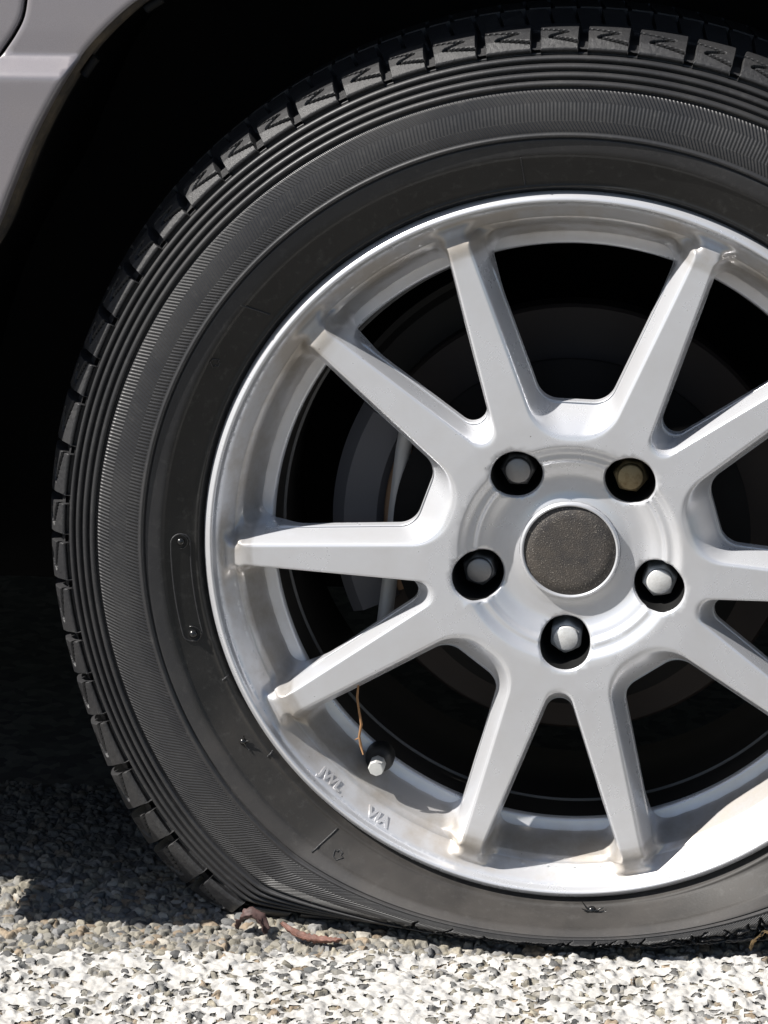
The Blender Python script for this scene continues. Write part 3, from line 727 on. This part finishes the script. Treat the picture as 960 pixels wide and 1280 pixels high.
# ------------------------------------------------------------------ road
def vnoise(x, y, seed, scale):
    """value noise on arrays"""
    rg = np.random.default_rng(seed); T = rg.random((256, 256)); X = x / scale; Y = y / scale
    i = np.floor(X).astype(int); j = np.floor(Y).astype(int); f = X - i; g = Y - j; f = f * f * (3 - 2 * f); g = g * g * (3 - 2 * g)
    t = lambda a, b: T[a % 256, b % 256]
    return (t(i, j) * (1 - f) + t(i + 1, j) * f) * (1 - g) + (t(i, j + 1) * (1 - f) + t(i + 1, j + 1) * f) * g
def cells(x, y, cs, seed):
    rg = np.random.default_rng(seed); N = 512; JX, JY = rg.random((N, N)), rg.random((N, N)); ID = rg.random((N, N, 3)); SZ = .55 + .9 * rg.random((N, N))
    i = np.floor(x / cs).astype(int); j = np.floor(y / cs).astype(int)
    d1 = np.full(x.shape, 9.); d2 = d1.copy(); idx = np.zeros(x.shape + (2,), int); cx = np.zeros_like(x); cy = np.zeros_like(x)
    for a in (-1, 0, 1):
        for b in (-1, 0, 1):
            ii, jj = (i + a) % N, (j + b) % N; px = (i + a + JX[ii, jj]) * cs; py = (j + b + JY[ii, jj]) * cs
            th = ID[ii, jj, 2] * PI; dx, dy = x - px, y - py
            ex = dx * np.cos(th) + dy * np.sin(th); ey = -dx * np.sin(th) + dy * np.cos(th)
            d = np.hypot(ex * .82, ey * 1.22) / SZ[ii, jj]; near = d < d1
            d2 = np.where(near, d1, np.minimum(d2, d)); d1 = np.where(near, d, d1)
            idx[near, 0] = ii[near]; idx[near, 1] = jj[near]; cx = np.where(near, px, cx); cy = np.where(near, py, cy)
    return d1 / cs, d2 / cs, ID[idx[..., 0], idx[..., 1]], cx, cy
PAL = .74 * np.array((1.01, 1., .96)) * np.array([(.30, .29, .27), (.36, .34, .30), (.24, .24, .245), (.19, .195, .20), (.40, .37, .31), (.27, .255, .22), (.33, .33, .34), (.36, .29, .22), (.14, .14, .145), (.44, .42, .39)])
def line_front(x): return -.0505 + (x + .193) * .098                # far edge of the painted line
STEP = .00082
def build_road():
    step = STEP
    xs = np.arange(-.56, .42, step); ys = np.arange(-.30, .23, step); X, Y = np.meshgrid(xs, ys, indexing='ij')
    wx = X + .0030 * (vnoise(X, Y, 1, .005) - .5) + .0014 * (vnoise(X, Y, 31, .0022) - .5); wy = Y + .0030 * (vnoise(X, Y, 2, .005) - .5) + .0014 * (vnoise(X, Y, 32, .0022) - .5)
    d1, d2, ID, cx, cy = cells(wx, wy, .0072, 5)
    e1, e2, IE, _, _ = cells(wx, wy, .0034, 6)
    gapw = d2 - d1
    dome = np.clip(gapw / .26, 0, 1) ** .6
    hst = .0036 * ID[..., 0] - .0012
    h = -.0030 + dome * (.0026 + hst) + .0010 * (vnoise(X, Y, 3, .0031) - .5) * dome + .0010 * (vnoise(X, Y, 4, .0017) - .5)
    tilt = ((X - cx) * (ID[..., 1] - .5) + (Y - cy) * (ID[..., 2] - .5)) * .38; h = h + tilt * dome
    small = np.clip((e2 - e1) / .4, 0, 1) ** .6
    h = np.where(gapw < .13, np.maximum(h, -.0028 + .0022 * small * IE[..., 0]), h)
    h = h + .0030 * (vnoise(X, Y, 8, .055) - .5)
    h = np.minimum(h, .0022)
    edge = np.minimum(np.minimum(X - xs[0], xs[-1] - X), np.minimum(Y - ys[0], ys[-1] - Y)); h = np.where(edge < .012, h - (.012 - edge) * .8, h)
    ci = (ID[..., 1] * len(PAL)).astype(int) % len(PAL); colr = PAL[ci] * (.85 + .3 * ID[..., 2:3]) * (.72 + .56 * vnoise(X, Y, 41, .0024))[..., None]
    ci2 = (IE[..., 1] * len(PAL)).astype(int) % len(PAL); grout = PAL[ci2] * .85
    w = np.clip((gapw - .05) / .10, 0, 1)[..., None]; colr = colr * w + grout * (1 - w)
    shade_fade = sstep(.015, .15, Y)[..., None]; colr = colr * (1 - shade_fade) + (colr * .25 + np.array((.07, .068, .064))) * shade_fade  # under-car shade painted into the gravel colours, darker away from the camera
    nx, ny = X.shape
    q = np.arange(nx * ny).reshape(nx, ny)
    F = np.stack([q[:-1, :-1], q[1:, :-1], q[1:, 1:], q[:-1, 1:]], -1).reshape(-1, 4)
    def grid_obj(name, Z, F, m, col=None, attr=None):
        used = np.unique(F); mp = np.full(nx * ny, -1); mp[used] = np.arange(len(used))
        V = np.stack([X, Y, Z + G], -1).reshape(-1, 3)[used]; F = mp[F]
        me = bpy.data.meshes.new(name); me.vertices.add(len(V)); me.vertices.foreach_set('co', V.ravel().astype('f'))
        me.loops.add(F.size); me.loops.foreach_set('vertex_index', F.ravel().astype('i')); me.polygons.add(len(F)); me.polygons.foreach_set('loop_start', np.arange(0, F.size, 4, dtype='i'))
        me.polygons.foreach_set('use_smooth', np.ones(len(F), bool)); me.update(calc_edges=True); me.validate()
        if col is not None:
            a = me.attributes.new('stone_colour', 'FLOAT_COLOR', 'POINT'); c4 = np.concatenate([col.reshape(-1, 3)[used], np.ones((len(used), 1))], 1); a.data.foreach_set('color', c4.ravel().astype('f'))
        me.materials.append(m); o = bpy.data.objects.new(name, me); COL.objects.link(o); return o
    am = mat('asphalt_stones', (.3, .3, .3), .75, 0, .3); t = NT(am); at = t.new('ShaderNodeAttribute', attribute_name='stone_colour'); c = t.obj()
    n = t.noise(c, 700, 4, .7); t.link(t.mix(t.maprange(n, .3, .7), t.mix(.5, at.outputs[0], (.1, .1, .1), 'MULTIPLY'), at.outputs[0]) if False else t.mix(1., at.outputs[0], t.ramp(n, [(.25, (.72, .72, .72)), (.75, (1.2, 1.18, 1.14))]), 'MULTIPLY'), t.b.inputs['Base Color']); t.bump(n, .6, .0008)
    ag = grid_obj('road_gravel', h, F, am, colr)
    # paint film: lies over the stones, worn through in flecks
    jit = .010 * (vnoise(X, Y, 21, .014) - .5) + .006 * (vnoise(X, Y, 22, .004) - .5)
    inline = (Y < line_front(X) + jit) & (Y > line_front(X) - .152 + jit)
    hb = h.copy()
    for ax in (0, 1):
        for s_ in (1, 2): hb = (np.roll(hb, s_, ax) + np.roll(hb, -s_, ax) + hb) / 3
    hp = np.maximum(h, hb - .0002) * .5 + hb * .5 + .0008 + .0007 * (vnoise(X, Y, 33, .0028) - .5)
    a1, a2, IA, _, _ = cells(wx, wy, .0054, 15)
    wear = (IA[..., 0] < .36) * np.clip(1.3 - a1 / .46, 0, 1) + .45 * (vnoise(X, Y, 23, .0045) - .5) + .28 * (vnoise(X, Y, 24, .0018) - .5) + .5 * (vnoise(X, Y, 25, .06) - .45)
    front = np.clip((Y - (line_front(X) - .008)) / .008, 0, 1); wear = wear + .15 * front
    keep = inline & (wear < .42)
    kf = keep[:-1, :-1] & keep[1:, :-1] & keep[1:, 1:] & keep[:-1, 1:]
    pm = mat('road_paint', (.78, .765, .72), .7, 0, .3); t = NT(pm); c = t.obj(); n = t.noise(c, 120, 5, .7); n2 = t.noise(c, 900, 3, .7)
    col = t.mix(t.maprange(n, .45, .75), (.49, .48, .46), (.36, .345, .32)); col = t.mix(t.maprange(n2, .55, .75), col, (.45, .43, .39)); t.link(col, t.b.inputs['Base Color']); t.bump(n2, .5, .0006)
    dip = np.where(keep, 0, -.0012)
    lo = grid_obj('parking_line', hp, F[kf.ravel()], pm); label(lo, 'worn white painted line on the rough road in front of the tyre', None, kind='structure')
    # far road sheet
    fm = mat('asphalt_far', (.11, .105, .10), .85, 0, .3); t = NT(fm); c = t.obj(); v = t.new('ShaderNodeTexVoronoi'); v.inputs['Scale'].default_value = 110; t.link(c, v.inputs['Vector'])
    sx = t.new('ShaderNodeSeparateXYZ'); t.link(v.outputs['Color'], sx.inputs[0]); t.link(t.mix(1., t.mix(t.noise(c, 3, 6), (.095, .092, .087), (.15, .145, .135)), t.ramp(sx.outputs[0], [(0., (.6, .6, .6)), (.5, (1., .98, .95)), (1., (1.5, 1.46, 1.4))]), 'MULTIPLY'), t.b.inputs['Base Color']); t.bump(v.outputs['Distance'], -.8, .004)
    base = mesh_obj('road', [(-150, -150, G - .0075), (150, -150, G - .0075), (150, 150, G - .0075), (-150, 150, G - .0075)], [(0, 1, 2, 3)], fm, smooth=False)
    label(base, 'rough grey asphalt road under the car', None, kind='structure')
    ag.parent = base; ag['kind'] = 'stuff'
    for x0, x1 in ((-6, -.555), (.415, 6)):
        yf0, yf1 = line_front(x0), line_front(x1)
        s_ = mesh_obj('line_stripe', [(x0, yf0 - .152, G - .0035), (x1, yf1 - .152, G - .0035), (x1, yf1, G - .0035), (x0, yf0, G - .0035)], [(0, 1, 2, 3)], pm, lo, False)
    return base, (X, Y, h, ID, cx, cy, wear, inline), am
ROAD, RD, AM = build_road()

# separate stones standing proud of the road, one object each
def build_stones():
    rg = np.random.default_rng(31); metas = []
    mats = []
    for i, c in enumerate(PAL):
        m = mat('stone_%s' % 'abcdefghij'[i], tuple(c), .75, 0, .3); t = NT(m); q = t.obj(); n = t.noise(q, 450, 5, .7)
        t.link(t.mix(t.maprange(n, .3, .72), tuple(c * .72), tuple(np.minimum(c * 1.2, .6))), t.b.inputs['Base Color']); t.bump(n, .5, .0008); mats.append(m)
    import bmesh
    protos = []
    for i in range(14):
        b = bmesh.new(); bmesh.ops.create_icosphere(b, subdivisions=2, radius=1.)
        pl = [(Vector(rg.normal(size=3)).normalized(), rg.uniform(.55, .9)) for _ in range(9)]
        for v in b.verts:
            for n_, d_ in pl:
                k = v.co.dot(n_) - d_
                if k > 0: v.co -= n_ * k
            v.co *= 1 + rg.uniform(-.03, .03)
        me = bpy.data.meshes.new('stone'); b.to_mesh(me); b.free(); me.polygons.foreach_set('use_smooth', [True] * len(me.polygons)); me.set_sharp_from_angle(angle=R(28)); protos.append(me)
    variants = []
    for i, me in enumerate(protos):
        for k in range(3):
            m2 = me.copy(); m2.materials.append(mats[(i * 3 + k * 5) % len(mats)]); variants.append(m2)
    X, Y, h, ID, cx, cy, wear, inline = RD
    placed = []; n = 0
    while n < 290:
        x = rg.uniform(-.345, -.02); y = rg.uniform(-.085, .05)
        lf = line_front(x)
        if y < lf + .002 and rg.random() > .10: continue
        if y > .035 and rg.random() < .6: continue
        if math.hypot(x, G) < .315 and y > -.034 + .1 * max(0, -.12 - x): continue
        s_ = rg.uniform(.0028, .0060) * (1.15 if rg.random() < .12 else 1.)
        if y < lf: s_ *= .8
        if any((x - a) ** 2 + (y - b) ** 2 < (.75 * (s_ + c)) ** 2 for a, b, c in placed): continue
        placed.append((x, y, s_))
        i = int((x - X[0, 0]) / STEP); j = int((y - Y[0, 0]) / STEP)
        o = bpy.data.objects.new('stone', variants[rg.integers(len(variants))]); COL.objects.link(o); o.parent = ROAD
        o.location = (x, y, G + h[i, j] - s_ * .25); o.rotation_euler = (rg.uniform(-.35, .35), rg.uniform(-.35, .35), rg.uniform(0, 6.28)); o.scale = (s_ * rg.uniform(.9, 1.35), s_ * rg.uniform(.75, 1.), s_ * rg.uniform(.5, .75)); n += 1
build_stones()

# ------------------------------------------------------------------ leaves and twig
def leaf(name, pts, width, col, text, curl=.5, seed=0):
    m = mat(name + '_brown', col, .6, 0, .3); t = NT(m); c = t.obj(); n = t.noise(c, 240, 4, .7)
    t.link(t.mix(t.maprange(n, .35, .7), tuple(q * .6 for q in col), tuple(min(1, q * 1.4) for q in col)), t.b.inputs['Base Color'])
    P = spline(pts, 6); n_ = len(P); V = []; F = []; rg = np.random.default_rng(seed)
    for i in range(n_):
        t_ = (P[min(i + 1, n_ - 1)] - P[max(i - 1, 0)]); t_ /= np.linalg.norm(t_); s_ = np.cross(t_, (0, 0, 1)); s_ /= np.linalg.norm(s_) + 1e-9; u_ = np.cross(s_, t_)
        w = width * math.sin(PI * (.06 + .9 * i / (n_ - 1))) ** .7
        for k in range(7):
            a = (k - 3) / 3
            V.append(P[i] + s_ * w * a * math.cos(curl * a) + u_ * (w * curl * a * a + .0005 * rg.standard_normal()))
    F = [(i * 7 + k, i * 7 + k + 1, (i + 1) * 7 + k + 1, (i + 1) * 7 + k) for i in range(n_ - 1) for k in range(6)]
    o = mesh_obj(name, V, F, m); md = o.modifiers.new('thick', 'SOLIDIFY'); md.thickness = .0004
    return label(o, text, 'leaf')
g = G
leaf('dry_leaf', [(-.171, -.026, g + .010), (-.160, -.033, g + .005), (-.150, -.036, g + .0035), (-.140, -.037, g + .004), (-.131, -.036, g + .005)], .0042, (.17, .085, .065), 'red brown shrivelled leaf lying under the front of the flat tyre', .7, 1)
leaf('curled_leaf', [(-.199, -.022, g + .003), (-.195, -.023, g + .010), (-.189, -.023, g + .012), (-.183, -.024, g + .007), (-.181, -.025, g + .002)], .006, (.09, .055, .05), 'dark purple brown curled leaf beside the tread on the gravel', .6, 2)
leaf('pale_leaf', [(.118, -.014, g + .001), (.121, -.014, g + .010), (.127, -.013, g + .014), (.136, -.013, g + .010), (.142, -.014, g + .002)], .0075, (.55, .38, .20), 'pale tan curled leaf at the foot of the tyre by the cracked white line', .5, 3)
mb = MB(); mb.tube([(-.1263, .0135, -.080), (-.1268, .011, -.088), (-.1275, .0095, -.097), (-.1262, .0088, -.106), (-.1248, .0085, -.114), (-.1262, .0085, -.122), (-.1252, .0085, -.128), (-.1238, .0088, -.134)], [.0004, .0006, .0009, .0008, .0010, .0008, .0010, .0004], 6)
mb.tube([(-.1262, .0085, -.123), (-.129, .0085, -.1245)], [.0006, .0003], 5)
TW = mat('dry_twig_brown', (.30, .16, .07), .8); label(mb.build('dry_twig', TW), 'thin brown dried stem hanging from a wheel spoke above the valve', 'twig')
